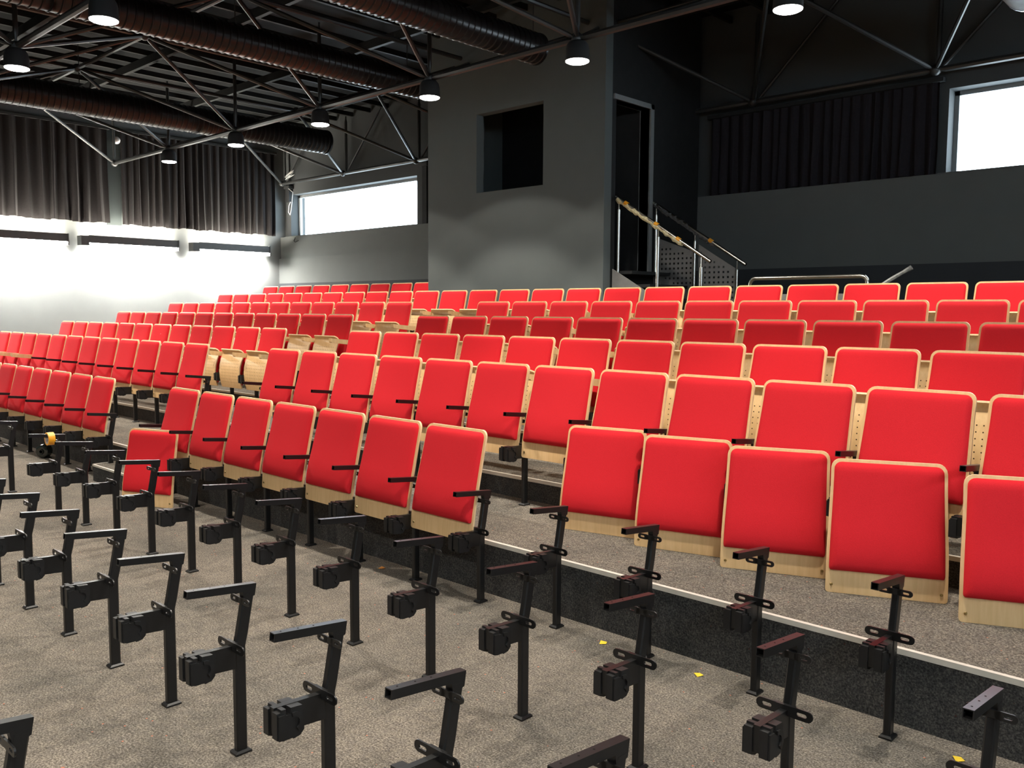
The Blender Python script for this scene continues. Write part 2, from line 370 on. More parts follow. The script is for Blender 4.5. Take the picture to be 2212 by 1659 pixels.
# perforated balustrade plates
def perf_plate(x0, x1, ztop, z0, nx, nz, th=.004):
    """plate in x-z plane with square holes; ztop(x) gives the sloped upper edge"""
    mb = MB(); hx = (x1 - x0) / nx; hz = .062
    for i in range(nx):
        xa = x0 + i * hx; top = min(ztop(xa), ztop(xa + hx)); kz = max(1, int((top - z0 - .02) / hz))
        for j in range(kz):
            za = z0 + j * hz; q = .30
            A = [(xa, za), (xa + hx, za), (xa + hx, za + hz), (xa, za + hz)]
            I = [(xa + hx * q, za + hz * q), (xa + hx * (1 - q), za + hz * q), (xa + hx * (1 - q), za + hz * (1 - q)), (xa + hx * q, za + hz * (1 - q))]
            vs = [(p[0], 0, p[1]) for p in A + I] + [(p[0], th, p[1]) for p in A + I]
            fs = []
            for k_ in range(4):
                n1 = (k_ + 1) % 4
                fs += [(k_, n1, 4 + n1, 4 + k_), (8 + k_, 12 + k_, 12 + n1, 8 + n1), (4 + k_, 4 + n1, 12 + n1, 12 + k_)]
            mb.add(vs, fs)
        zk = z0 + kz * hz
        mb.add([(xa, 0, zk), (xa + hx, 0, zk), (xa + hx, 0, ztop(xa + hx)), (xa, 0, ztop(xa)), (xa, th, zk), (xa + hx, th, zk), (xa + hx, th, ztop(xa + hx)), (xa, th, ztop(xa))],
               [(0, 1, 2, 3), (7, 6, 5, 4), (3, 2, 6, 7)])
    return mb
slope = lambda x: 2.985 - .60 - (x + 6.52) * .83 / 1.33 + .42 * 0 + .22
for i, (x0, x1) in enumerate(((-6.42, -5.93), (-5.85, -5.34))):
    t = thing('balustrade_plate', ['dark perforated metal plate under the far handrail, nearer the booth', 'pale perforated metal plate under the far handrail, lower end'][i], 'panel', (0, 9.52, 0), 'stair balustrade plates')
    put('plate', perf_plate(x0, x1, lambda x: 2.52 - (x + 6.42) * .36 if x < -5.9 else 2.425 - (x + 5.85) * .60, 1.55, 8, 8), 'greymetal', t)
    put('clip', B(x1 - .01, x1 + .05, -.01, .012, 1.98, 2.0), 'inox', t)
# guard rail behind the sixth row
t = thing('guard_rail', 'low bent steel guard rail with perforated plate behind the upper row', 'railing', (0, 8.45, 1.081))
mb = MB()
xa, xb, zt, rr = -4.56, -3.33, .865, .06
pts = [(xa, 0, 0), (xa, 0, zt - rr)] + [(xa + rr - rr * math.cos(a), 0, zt - rr + rr * math.sin(a)) for a in (R(30), R(60), R(90))] + [(xb - rr + rr * math.sin(a), 0, zt - rr + rr * math.cos(a)) for a in (0, R(30), R(60), R(90))] + [(xb, 0, 0)]
mb.tube(pts, .021, 10); put('rail', mb, 'inox', t, True)
put('plate', perf_plate(xa + .04, xb - .04, lambda x: .70, .10, 18, 9), 'greymetal', t)
t = thing('wrapped_pole', 'slanting plastic-wrapped pole poking up behind the upper right chairs', 'pole', (0, 9.0, 1.081))
mb = MB(); mb.tube([(-4.55, 0, .02), (-3.42, 0, .78)], .018, 8); put('pole', mb, 'inox', t, True)
mb = MB(); mb.tube([(-3.45, 0, .765), (-3.30, .01, .86), (-3.20, 0, .915), (-3.12, .01, .965)], [.016, .022, .018, .026], 7); put('plastic_film', mb, 'filmpale', t, True)

# ------------------------------------------------------------------ space frame under the roof
tr = thing('space_frame', 'black tubular space frame spanning the ceiling and carrying the lamps', 'truss', (0, 0, 0))
def strut(name, a, c, r_, n=8):
    a = Vector(a); c = Vector(c); key = (name, round((c - a).length, 2), r_)
    if key not in strut.cache:
        mb = MB(); L_ = (c - a).length
        mb.tube([(0, 0, 0), (0, 0, .05), (0, 0, .11), (0, 0, L_ - .11), (0, 0, L_ - .05), (0, 0, L_)], [r_ * .55, r_ * .55, r_, r_, r_ * .55, r_ * .55], n)
        strut.cache[key] = mb.mesh(name, 'truss', True)
    o = obj(name, strut.cache[key], tr); o.location = a
    o.rotation_euler = (c - a).to_track_quat('Z', 'Y').to_euler(); return o
strut.cache = {}
mb = MB(); mb.lathe([(.001, -.062), (.03, -.055), (.055, -.03), (.062, 0), (.055, .03), (.03, .055), (.001, .062)], 12); node = mb.mesh('node_ball', 'truss', True)
TYS = [8.74, 5.08, 1.38]
for y in NYS:
    for i, x in enumerate(NX):
        obj('node_ball', node, tr, (x, y, ZN))
        if i: strut('bottom_chord', (NX[i - 1], y, ZN), (x, y, ZN), .036)
        if y < 10: strut('hanger', (x, y, ZN + .04), (x, y, 5.42), .026)
        for sy in (-1, 1):
            ty = [t_ for t_ in TYS if abs((t_ - y) * sy - 1.85) < .3]
            if not ty: continue
            for sx in (-1, 1):
                tx = x + sx * 1.1175
                if tx < XL or (sx > 0 and i == len(NX) - 1): continue
                strut('diagonal', (x, y, ZN), (tx, ty[0], ZT), .026)
TX = [x + 1.1175 for x in NX[:-1]]
for y in TYS:
    for i, x in enumerate(TX):
        obj('node_ball', node, tr, (x, y, ZT))
        if i: strut('top_chord', (TX[i - 1], y, ZT), (x, y, ZT), .030)
for x in TX:
    for a, c in zip(TYS, TYS[1:]): strut('top_chord', (x, a, ZT), (x, c, ZT), .030)
# in-plane bracing of the back line
for i in range(0, len(NX) - 1):
    if BX0 - .6 < NX[i] < BX1: continue
    strut('brace', (NX[i], 10.60, ZN), (NX[i] + 1.1175, 10.60, 5.42), .022)
    strut('hanger', (NX[i], 10.60, ZN), (NX[i], 10.60, 5.42), .030)

# ------------------------------------------------------------------ ventilation ducts
def duct(x, y0, y1, zc, r_, mat, label, pitch=.085):
    t = thing('air_duct', label, 'duct', (x, 0, zc), 'ribbed ventilation ducts')
    prof = []; y = y0
    while y < y1 - pitch:
        prof += [(r_, y), (r_, y + pitch * .70), (r_ + .010, y + pitch * .80), (r_ + .010, y + pitch * .90), (r_, y + pitch * .999)]
        y += pitch
    prof += [(r_, y1)]
    mb = MB(); mb.lathe(prof, 24, axis='y'); put('duct_shell', mb, mat, t, True)
    mb = MB(); mb.lathe([(r_ + .014, y1 - .03), (r_ + .014, y1), (r_ - .02, y1), (.001, y1 - .02)], 24, axis='y'); put('end_cap', mb, mat, t, True)
    for yy in [NYS[1] - 1.85, NYS[1] - 3.6, NYS[1] + .6]:
        if y0 < yy < y1:
            mb = MB(); mb.tube([(0, yy, r_), (0, yy, 5.42 - zc)], .006, 6); put('hanger_rod', mb, 'truss', t)
duct(-13.53, -2, 9.36, 4.60, .20, 'duct', 'dark ribbed air duct ending above the left wall curtains')
duct(-9.08, -2, 7.9, 4.565, .165, 'duct', 'dark ribbed air duct ending left of the booth')
duct(-6.86, -2, 7.62, 4.565, .165, 'duct', 'dark ribbed air duct ending in front of the booth')
duct(-2.24, 2, 9.15, 4.55, .21, 'ductlit', 'ribbed duct end in upper right corner, coloured pale for window light', .03)

# ------------------------------------------------------------------ pendant lamps
LZ = 4.085
mb = MB(); mb.lathe([(.001, .20), (.05, .198), (.085, .185), (.108, .155), (.118, .11), (.122, .03), (.124, 0), (.118, 0), (.116, .02), (.10, .03)], 28); lamp_h = mb.mesh('housing', 'black', True)
mb = MB(); mb.lathe([(.001, -.020), (.06, -.019), (.10, -.015), (.117, -.006), (.117, .010), (.001, .010)], 28); lamp_l = mb.mesh('lens', 'lens', True)
mb = MB(); mb.tube([(0, 0, .19), (0, 0, .23)], .02, 10); lamp_s = mb.mesh('stem', 'black', True)
def lamp(x, y, label):
    t = thing('pendant_lamp', label, 'lamp', (x, y, LZ), 'round downlights hanging from the space frame')
    obj('housing', lamp_h, t); obj('lens', lamp_l, t, label='glowing white lens'); obj('stem', lamp_s, t)
    for nm, pw, ang, bl in (('beam', BEAM_W, 95, .25), ('spill', SPILL_W, 119, .10)):
        ld = lamp.data.get(nm)
        if ld is None:
            ld = bpy.data.lights.new(nm, 'SPOT'); ld.energy = pw; ld.spot_size = R(ang); ld.spot_blend = bl; ld.shadow_soft_size = .07
            ld.color = (1.0, .92, .80); lamp.data[nm] = ld
        lo = bpy.data.objects.new('lamp_' + nm, ld); COL.objects.link(lo); lo.parent = t; lo.location = (0, 0, -.05)
lamp.data = {}
L1 = ['round downlight farthest left along the long ceiling line', 'second round downlight from the left along the long ceiling line', 'third round downlight from the left, above the left window',
      'fourth round downlight, beside the upper left of the booth', 'round downlight hanging in front of the booth', 'round downlight at the upper right of the ceiling', 'round downlight of the long ceiling line beyond the right edge']
for i in range(1, 8): lamp(NX[i], NYS[1], L1[i - 1])
L2 = {3: 'big round downlight near the upper left corner', 4: 'big round downlight at the top edge, left part'}
for i in range(1, 8): lamp(NX[i], NYS[2], L2.get(i, '%s round downlight of the nearer ceiling line, outside the picture' % ordw(i)))
for i in range(2, 9): lamp(NX[i], NYS[3], '%s round downlight above the front floor, outside the picture' % ordw(i - 1))

# ------------------------------------------------------------------ wall washers on the left wall
def washer(y0, y1, label):
    t = thing('wall_light', label, 'wall lamp', (XL, 0, 0), 'strip lights along the left wall')
    x0, x1 = .16, .32
    mb = MB(); mb.prism([(x0, 2.79), (x1, 2.79), (x1, 2.93), (x1 - .012, 2.93), (x1 - .012, 2.835), (x0, 2.835)], y0 + .14, y1, 'y'); put('lamp_body', mb, 'fixture', t)
    put('end_cap', B(x0 - .02, x1 + .012, y0, y0 + .14, 2.745, 2.915), 'fixture', t)
    put('upper_diffuser', B(x0 + .01, x1 - .03, y0 + .15, y1 - .02, 2.835, 2.845), 'stripup', t, label='glowing upper diffuser')
    put('lower_diffuser', B(x0 + .01, x1 - .01, y0 + .15, y1 - .02, 2.778, 2.79), 'stripdown', t, label='glowing lower diffuser')
    mb = MB(); n_ = int((y1 - y0 - .17) / .12)
    for i in range(n_ + 1): yy = y0 + .15 + (y1 - y0 - .17) * i / n_; mb.box(x0 + .005, x1 - .005, yy - .002, yy + .002, 2.745, 2.778)
    put('cutoff_louvre', mb, 'fixture', t, kind='stuff')  # blades added to cut the downward light lengthwise
    put('cutoff_plate', B(x0 - .04, x1 + .012, y1, y1 + .02, 2.725, 2.935), 'fixture', t)  # plate added to stop light spilling past the lamp end
    for y in (y0 + .4, y1 - .3): put('wall_arm', B(0, x0, y - .02, y + .02, 2.80, 2.83), 'fixture', t)
washer(4.18, 6.03, 'grey strip wall light cut by the left edge')
washer(6.26, 8.10, 'middle strip wall light with dark end cap under the curtains')
washer(8.40, 10.13, 'strip wall light nearest the corner window')
washer(2.05, 3.90, 'strip wall light on the left wall, outside the picture')

# ------------------------------------------------------------------ curtains
def curtain(name, label, axis, a0, a1, base, z0, z1, folds, amp, mat, sgn, seed, group):
    rs = random.Random(seed)
    t = thing(name, label, 'curtain', (0, 0, 0), group)
    n = folds * 8; ph = [rs.uniform(.75, 1.25) for _ in range(folds + 2)]
    tot = 0; acc = [0]
    for p_ in ph[:folds]: tot += p_; acc.append(tot)
    rows = [0, .25, .5, .75, .9, 1]
    front = []
    for f_ in rows:
        z = z1 + (z0 - z1) * f_; line = []
        for i in range(n + 1):
            k_ = min(i // 8, folds - 1); u = (i - k_ * 8) / 8
            s_ = a0 + (a1 - a0) * (acc[k_] + (acc[k_ + 1] - acc[k_]) * u) / tot
            A = amp * (.55 + .45 * f_) * (.7 + .5 * ((k_ * 37) % 11) / 11)
            off = A * (math.sin(2 * math.pi * u) + .25 * math.sin(4 * math.pi * u + k_))
            s_ += .10 * (a1 - a0) / folds * math.sin(k_ * 2.1 + 3 * f_) * f_
            line.append((s_, off, z + .012 * math.sin(k_ * 1.7) * (f_ == 1)))
        front.append(line)
    mb = MB(); th = .006
    vs = []
    for d_ in (0, th):
        for line in front:
            for s_, off, z in line:
                q = base + sgn * (off + amp * 1.3) - sgn * d_
                vs.append((q, s_, z) if axis == 'y' else (s_, q, z))
    W_ = n + 1; H_ = len(rows); o2 = W_ * H_; fs = []
    for j in range(H_ - 1):
        for i in range(n):
            a = j * W_ + i
            fs.append((a, a + 1, a + 1 + W_, a + W_)); fs.append((o2 + a, o2 + a + W_, o2 + a + 1 + W_, o2 + a + 1))
    for i in range(n):
        a = (H_ - 1) * W_ + i; fs.append((a, a + 1, o2 + a + 1, o2 + a)); fs.append((i, o2 + i, o2 + i + 1, i + 1))
    mb.add(vs, fs); put('cloth', mb, mat, t, True)
    q0, q1 = base, base + sgn * .09
    q0, q1 = min(q0, q1), max(q0, q1)
    put('curtain_track', B(q0, q1, a0 - .05, a1 + .05, z1, z1 + .045) if axis == 'y' else B(a0 - .05, a1 + .05, q0, q1, z1, z1 + .045), 'purlin' if axis == 'y' else 'black', t)
curtain('curtain', 'dark pleated curtain on the left wall, cut by the picture edge', 'y', 2.2, 6.88, XL + .02, 3.19, 4.93, 24, .045, 'curtain', 1, 4, 'blackout curtains')
curtain('curtain', 'dark pleated curtain on the left wall beside the corner window', 'y', 7.12, 10.42, XL + .02, 3.19, 4.93, 22, .045, 'curtain', 1, 9, 'blackout curtains')
curtain('curtain', 'dark drawn curtain on the back wall right of the booth', 'x', -6.38, -3.47, YB - .01, 3.17, 4.19, 22, .035, 'curtain2', -1, 5, 'blackout curtains')

# globe and cables
t = thing('globe_lamp', 'small pale globe on the wall between the two left curtains', 'lamp', (XL, 7.02, 4.74))
mb = MB(); mb.lathe([(.001, -.07), (.035, -.062), (.06, -.036), (.07, 0), (.06, .036), (.035, .062), (.001, .07)], 16, (.16, 0, 0)); put('globe', mb, 'white', t, True)
mb = MB(); mb.tube([(0, 0, 0), (.10, 0, 0)], .03, 10); put('mount', mb, 'black', t, True)
t = thing('cable_coil', 'coil of pale cable hanging on the truss node in the far corner', 'cable', (-16.50, 10.46, 4.44))
mb = MB(); rs = random.Random(2)
pts = []
for i in range(90):
    a = i / 90 * 2 * math.pi * 5; q = .13 + .02 * math.sin(i * .37)
    pts.append((q * math.cos(a), .05 * math.sin(a) + .02 * math.sin(i * .21), .05 * math.sin(a + .7) + .05 * math.sin(i * .11)))
mb.tube(pts, .005, 5); put('cable_loops', mb, 'cable', t, True)
t = thing('cable_drop', 'pale cable looping down beside the corner window frame', 'cable', (-16.62, 10.56, 3.8))
mb = MB(); mb.tube([(-.20, .06, .42), (.06, .02, .30), (.08, -.02, .05), (.05, -.03, -.12), (0, -.02, -.18), (-.06, -.02, -.12), (-.05, -.01, .02), (0, 0, .10)], .008, 6); put('cable_loop', mb, 'cable', t, True)
t = thing('wire_end', 'short wire sticking out of the wall below the corner window', 'cable', (-16.50, YB - .10, 3.06))
mb = MB(); mb.tube([(-.02, 0, .08), (-.03, -.03, 0), (.05, -.05, -.03), (.18, -.05, .0)], .006, 6); put('wire', mb, 'hole', t, True)

# ------------------------------------------------------------------ chair parts (x across, y back, z up; origin between two posts on the tread)
def sstep(t_): return t_ * t_ * (3 - 2 * t_)
BACKPROF = [(-.046, .330), (-.043, .40), (-.032, .48), (-.015, .56), (.005, .64), (.030, .74), (.055, .84), (.079, .938)]
def poly_at(prof, z):
    for (y0, z0), (y1, z1) in zip(prof, prof[1:]):
        if z <= z1 + 1e-9: return y0 + (y1 - y0) * (z - z0) / (z1 - z0)
    return prof[-1][0]
def hw_back(z): return .258 - .010 * sstep(min(1, max(0, (z - .45) / .45)))
def panel_rows(z0, z1, rt_, rb_):
    zs = [z0]
    zs += [z0 + rb_ * f_ for f_ in (.15, .45, 1)]
    zs += [z0 + rb_ + (z1 - rt_ - z0 - rb_) * i / 7 for i in range(1, 7)]
    zs += [z1 - rt_ * f_ for f_ in (1, .62, .32, .12, .03, 0)]
    return zs
def rounded_hw(z, z0, z1, rt_, rb_, hw):
    h = hw(z)
    if z > z1 - rt_: d = z - (z1 - rt_); h -= rt_ - math.sqrt(max(0, rt_ * rt_ - d * d))
    if z < z0 + rb_: d = z0 + rb_ - z; h -= rb_ - math.sqrt(max(0, rb_ * rb_ - d * d))
    return h
def board_mesh(name, prof, z0, z1, hw, rt_, rb_, th):
    zs = panel_rows(z0, z1, rt_, rb_); mb = MB(); fr = []; bk = []
    for z in zs:
        h = rounded_hw(z, z0, z1, rt_, rb_, hw); y = poly_at(prof, z)
        fr.append([(-h, y, z), (h, y, z)]); bk.append([(-h, y + th, z), (h, y + th, z)])
    vs = [p for a in fr for p in a] + [p for a in bk for p in a]; n = len(zs); o2 = 2 * n; fs = []; mi = []
    for i in range(n - 1):
        a = 2 * i
        fs += [(a, a + 1, a + 3, a + 2), (o2 + a, o2 + a + 2, o2 + a + 3, o2 + a + 1)]; mi += [0, 0]
        fs += [(a, a + 2, o2 + a + 2, o2 + a), (a + 1, o2 + a + 1, o2 + a + 3, a + 3)]; mi += [1, 1]
    fs += [(0, o2, o2 + 1, 1), (2 * n - 2, 2 * n - 1, o2 + 2 * n - 1, o2 + 2 * n - 2)]; mi += [1, 1]
    mb.add(vs, fs); mb.mi = mi
    return mb.mesh(name, ['birch', 'edge'], True)
def cushion_mesh(name, prof, z0, z1, hw, rt_, rb_, T, sign=-1, e=.034, bulge=.010):
    zs = sorted({*[z0 + d for d in (0, .002, .006, .013, .024, .04)], *[z1 - d for d in (0, .002, .006, .013, .024, .04)], *[z0 + (z1 - z0) * f_ for f_ in (.16, .28, .40, .52, .64, .76, .87)]})
    us = [-1, -.992, -.97, -.93, -.86, -.5, 0, .5, .86, .93, .97, .992, 1]
    vs = []; fs = []
    for z in zs:
        h = rounded_hw(z, z0, z1, rt_, rb_, hw)
        for u in us:
            x = u * h; d = min(h - abs(x), z1 - z, z0 + 0 + (z - z0) if False else z - z0)
            k_ = min(1, max(0, d) / e); q = T * math.sqrt(max(0, 1 - (1 - k_) ** 2))
            q += bulge * math.exp(-((z - z0 - .11) / .10) ** 2) * k_
            vs.append((x, poly_at(prof, z) + sign * q, z))
    n = len(us)
    for j in range(len(zs) - 1):
        for i in range(n - 1): a = j * n + i; fs.append((a, a + 1, a + 1 + n, a + n))
    mb = MB(); mb.add(vs, fs); return mb.mesh(name, 'red', True)
BZ0, BZ1 = .330, .938
BACK = board_mesh('backrest', BACKPROF, BZ0, BZ1, hw_back, .042, .014, .013)
CUSH = cushion_mesh('back_cushion', BACKPROF, BZ0 + .106, BZ1 - .013, lambda z: hw_back(z) - .0135, .033, .012, .026)
mb = MB()
mb.lathe([(.001, -.004), (.006, -.003), (.0075, 0)], 8, (-.232, -.046, .368), 'y'); SCREW = mb.mesh('screw', 'screw', True)
# folded-up seat: underside of perforated plywood faces the front
SEATPROF = [(-.150, .250), (-.166, .30), (-.177, .36), (-.180, .43), (-.172, .50), (-.152, .57), (-.134, .612), (-.128, .630)]
def hw_seat(z): return .222 + .012 * sstep(min(1, max(0, (z - .36) / .22)))
def seat_mesh():
    path = SEATPROF + [(-.128, .645), (-.135, .660), (-.147, .672), (-.163, .681)]
    mb = MB(); vs = []; fs = []; mi = []; n = len(path)
    for i, (y, z) in enumerate(path):
        a = path[max(0, i - 1)]; c = path[min(n - 1, i + 1)]; t_ = Vector((c[0] - a[0], c[1] - a[1])).normalized(); nrm = Vector((t_.y, -t_.x))   # towards +y side
        h = hw_seat(min(z, .6));
        if i >= n - 3: h -= (.004, .014, .034)[i - (n - 3)]
        vs += [(-h, y, z), (h, y, z), (h, y + nrm.x * .012, z + nrm.y * .012), (-h, y + nrm.x * .012, z + nrm.y * .012)]
    for i in range(n - 1):
        a = 4 * i
        for k_ in range(4): fs.append((a + k_, a + (k_ + 1) % 4, a + 4 + (k_ + 1) % 4, a + 4 + k_)); mi.append(1 if k_ in (1, 3) else 0)
    fs += [(0, 1, 2, 3), (4 * n - 4, 4 * n - 3, 4 * n - 2, 4 * n - 1)]; mi += [1, 1]
    mb.add(vs, fs); mb.mi = mi; return mb.mesh('seat', ['birch', 'edge'], True)
SEAT = seat_mesh()
mb = MB()
for j in range(8):
    z = .315 + j * .035
    y = poly_at(SEATPROF, z); dy = (poly_at(SEATPROF, z + .004) - poly_at(SEATPROF, z - .004)) / .008
    for i in range(11):
        x = -.175 + i * .035; q = .0042
        mb.add([(x + q * math.cos(a), y - .0008 + dy * q * math.sin(a), z + q * math.sin(a)) for a in [k_ * math.pi / 3 for k_ in range(6)]], [tuple(range(6))])
PERF = mb.mesh('perforation', 'perf')
SCUSH = cushion_mesh('seat_cushion', [(y + .0125, z) for y, z in SEATPROF], .285, .605, lambda z: hw_seat(z) - .006, .02, .02, .042, 1, .03, 0)

# ------------------------------------------------------------------ seat frame parts (origin at the foot of the post)
def stadium(cx, cz, L_, r_, n=8, ang=0.0):
    pts = []
    for i in range(n + 1): a = math.pi / 2 + math.pi * i / n; pts.append((-L_ + r_ * math.cos(a), r_ * math.sin(a)))
    for i in range(n + 1): a = -math.pi / 2 + math.pi * i / n; pts.append((L_ + r_ * math.cos(a), r_ * math.sin(a)))
    return [(cx + x * math.cos(ang) - z * math.sin(ang), cz + x * math.sin(ang) + z * math.cos(ang)) for x, z in pts]
def ear(mb, cx, cz, y, sgn, q=1.0):
    o_ = stadium(cx, cz, .022 * q, .017 * q); i_ = stadium(cx + sgn * .004, cz, .010 * q, .006 * q); n = len(o_); th = .005
    vs = [(x, y, z) for x, z in o_ + i_] + [(x, y + th, z) for x, z in o_ + i_]; fs = []
    for k_ in range(n):
        q = (k_ + 1) % n
        fs += [(k_, q, n + q, n + k_), (2 * n + k_, 3 * n + k_, 3 * n + q, 2 * n + q), (k_, 2 * n + k_, 2 * n + q, q), (n + k_, n + q, 3 * n + q, 3 * n + k_)]
    mb.add(vs, fs)
def ring_prism(mb, prof_pts, hx, hy):
    """square tube following (y,z) centre points"""
    vs = []; n = len(prof_pts)
    for y, z in prof_pts:
        c_ = .005
        vs += [(-hx + c_, y - hy, z), (hx - c_, y - hy, z), (hx, y - hy + c_, z), (hx, y + hy - c_, z), (hx - c_, y + hy, z), (-hx + c_, y + hy, z), (-hx, y + hy - c_, z), (-hx, y - hy + c_, z)]
    fs = [tuple(range(8))[::-1], tuple(8 * (n - 1) + i for i in range(8))]
    for i in range(n - 1):
        for j in range(8): fs.append((8 * i + j, 8 * i + (j + 1) % 8, 8 * i + 8 + (j + 1) % 8, 8 * i + 8 + j))
    mb.add(vs, fs)
mb = MB(); ring_prism(mb, [(0, .008), (0, .395), (.010, .435), (.0385, .585)],   .014, .021); POST = mb.mesh('post', 'steel')
mb = MB()
mb.add([(x, y, z) for z, q in ((0, .024), (.007, .024), (.014, .018)) for x, y in ((-q, -q * 1.3), (q, -q * 1.3), (q, q * 1.3), (-q, q * 1.3))],
       [(3, 2, 1, 0), (8, 9, 10, 11)] + [(4 * i + j, 4 * i + (j + 1) % 4, 4 * i + 4 + (j + 1) % 4, 4 * i + 4 + j) for i in range(2) for j in range(4)])
BASE = mb.mesh('base_plate', 'steel')
# armrest: open square tube rising to the front, deep gusset over the post
def arm_mesh():
    mb = MB(); F, K = (-.193, .641), (.067, .6145); hx = .0135; h = .026
    d = Vector((K[0] - F[0], K[1] - F[1])).normalized(); dn = Vector((d.y, -d.x))
    fb = (F[0] + dn.x * h, F[1] + dn.y * h)
    kk = .012
    kb = (kk, F[1] + (kk - F[0]) * d.y / d.x - h * 1.03)
    poly = [F, K, (.060, .572), (.018, .560), kb, fb]
    n = len(poly)
    vs = [(-hx, y, z) for y, z in poly] + [(hx, y, z) for y, z in poly]
    fs = [tuple(range(n))[::-1], tuple(range(n, 2 * n))] + [(i, (i + 1) % n, (i + 1) % n + n, i + n) for i in range(n - 1)]
    # hollow front end
    w_ = .003; ins = []
    for dy in (0, .05):
        for x, q in ((-hx + w_, w_), (hx - w_, w_), (hx - w_, h - w_), (-hx + w_, h - w_)):
            ins.append((x, F[0] + dn.x * q + d.x * dy, F[1] + dn.y * q + d.y * dy))
    o_ = len(vs); vs += ins
    ring = [0, n, 2 * n - 1, n - 1]
    for i in range(4):
        q = (i + 1) % 4
        fs += [(ring[i], ring[q], o_ + q, o_ + i), (o_ + i, o_ + q, o_ + 4 + q, o_ + 4 + i)]
    fs.append((o_ + 4, o_ + 5, o_ + 6, o_ + 7)); mb.add(vs, fs)
    return mb.mesh('armrest', 'steel')
ARM = arm_mesh()
mb = MB(); mb.add([(.003 * math.cos(a), .003 * math.sin(a), 0) for a in [k_ * math.pi / 4 for k_ in range(8)]], [tuple(range(8))])
AHOLE = mb.mesh('screw_hole', 'hole')
mb = MB(); mb.prism([(-.200, .414), (.0, .404), (.0, .318), (-.200, .332)], -.011, .011); BEAM = mb.mesh('side_beam', 'steel')
def pivot(sgn):
    mb = MB(); a, c = (.011, .038) if sgn > 0 else (-.038, -.011)
    mb.prism([(-.206, .406), (-.190, .406), (-.190, .413), (-.174, .412), (-.174, .392), (-.158, .390), (-.158, .411), (-.118, .408), (-.112, .400), (-.112, .330), (-.126, .316), (-.150, .312), (-.150, .316), (-.185, .316), (-.206, .324)], a, c)
    e0, e1 = (c, c + .006) if sgn > 0 else (a - .006, a)
    arc = [(-.150 + .034 * math.cos(R(t_)), .362 + .034 * math.sin(R(t_))) for t_ in range(-60, 101, 20)] + [(-.150 + .020 * math.cos(R(t_)), .362 + .020 * math.sin(R(t_))) for t_ in range(100, -61, -20)]
    mb.prism(arc, e0, e1); mb.prism([(-.202, .322), (-.180, .322), (-.180, .398), (-.202, .398)], e0, e1)
    return mb.mesh('pivot_block', 'plastic')
PIV = {1: pivot(1), -1: pivot(-1)}
mb = MB(); ear(mb, -.052, .404, -.0325, -1); ear(mb, .052, .404, -.0325, 1); mb.box(-.034, .034, -.0325, -.020, .388, .420); EAR_LO = mb.mesh('mounting_ears', 'steel')
mb = MB(); ear(mb, -.036, .562, .006, -1, .72); ear(mb, .036, .562, .006, 1, .72); mb.box(-.022, .022, .006, .012, .551, .573); EAR_HI = mb.mesh('mounting_ears', 'steel')
mb = MB()
mb.prism([(-.275, .667), (-.272, .628), (-.262, .618), (.030, .583), (.058, .590), (.066, .634)], -.024, .024); PAD = mb.mesh('arm_pad', ['birch'])

def frame(row, k, label, pad=False, full=True, group='seat frames'):
    t = thing('seat_frame', label, 'seat frame', (GX(k), FOOT[row], TREAD[row]), group)
    obj('post', POST, t); obj('base_plate', BASE, t); am = obj('armrest', ARM, t); bm_ = obj('side_beam', BEAM, t)
    obj('pivot_block', PIV[1], bm_); obj('pivot_block', PIV[-1], bm_)
    if full:
        obj('mounting_ears', EAR_LO, t); obj('mounting_ears', EAR_HI, t)
        if row < 3:
            for y in (-.165, -.105, -.050): obj('screw_hole', AHOLE, am, (0, y, .641 + (y + .193) * (-.0265 / .26) + .0007))
    if pad: obj('arm_pad', PAD, am, label='pale wooden arm pad')
    return t
def chair(row, k, label, seat, group):
    """chair between post lines k+1 and k"""
    t = thing('auditorium_chair', label, 'chair', ((GX(k) + GX(k + 1)) / 2 - .006, FOOT[row], TREAD[row]), group)
    bk = obj('backrest', BACK, t); obj('back_cushion', CUSH, bk, label='red fabric cushion')
    if seat:
        st_ = obj('seat', SEAT, t, label='folded-up perforated plywood seat'); obj('seat_cushion', SCUSH, st_); obj('perforation', PERF, st_, kind='stuff')
    else:
        obj('screw', SCREW, bk); s2 = obj('screw', SCREW, bk); s2.scale = (-1, 1, 1)
    return t

# rows of bare frames
frame(0, 4, 'black steel seat frame cut off at the bottom left corner', group='bare seat frames')
ks = list(range(11, 1, -1))
for n_, k in enumerate(ks):
    lab = 'bare black seat frame, front full row of frames, %s from the left picture edge' % ordw(n_) if n_ else 'bare black seat frame of the front row just outside the left edge'
    frame(1, k, lab, group='bare seat frames')
ks = [15, 13, 12, 11, 10, 9, 8, 7, 6, 5, 4, 3, 2, 1]
for n_, k in enumerate(ks):
    lab = 'bare black seat frame, second row of bare frames, %s from the left edge' % ordw(n_ + 1)
    if k == 13: lab = 'bare black seat frame carrying the yellow tape roll at the aisle'
    frame(2, k, lab, group='bare seat frames')
for n_, k in enumerate((5, 4, 3, 2)):
    frame(3, k, 'bare black seat frame at the step, %s right of the lowest red chairs' % ordw(n_ + 1), group='bare seat frames')

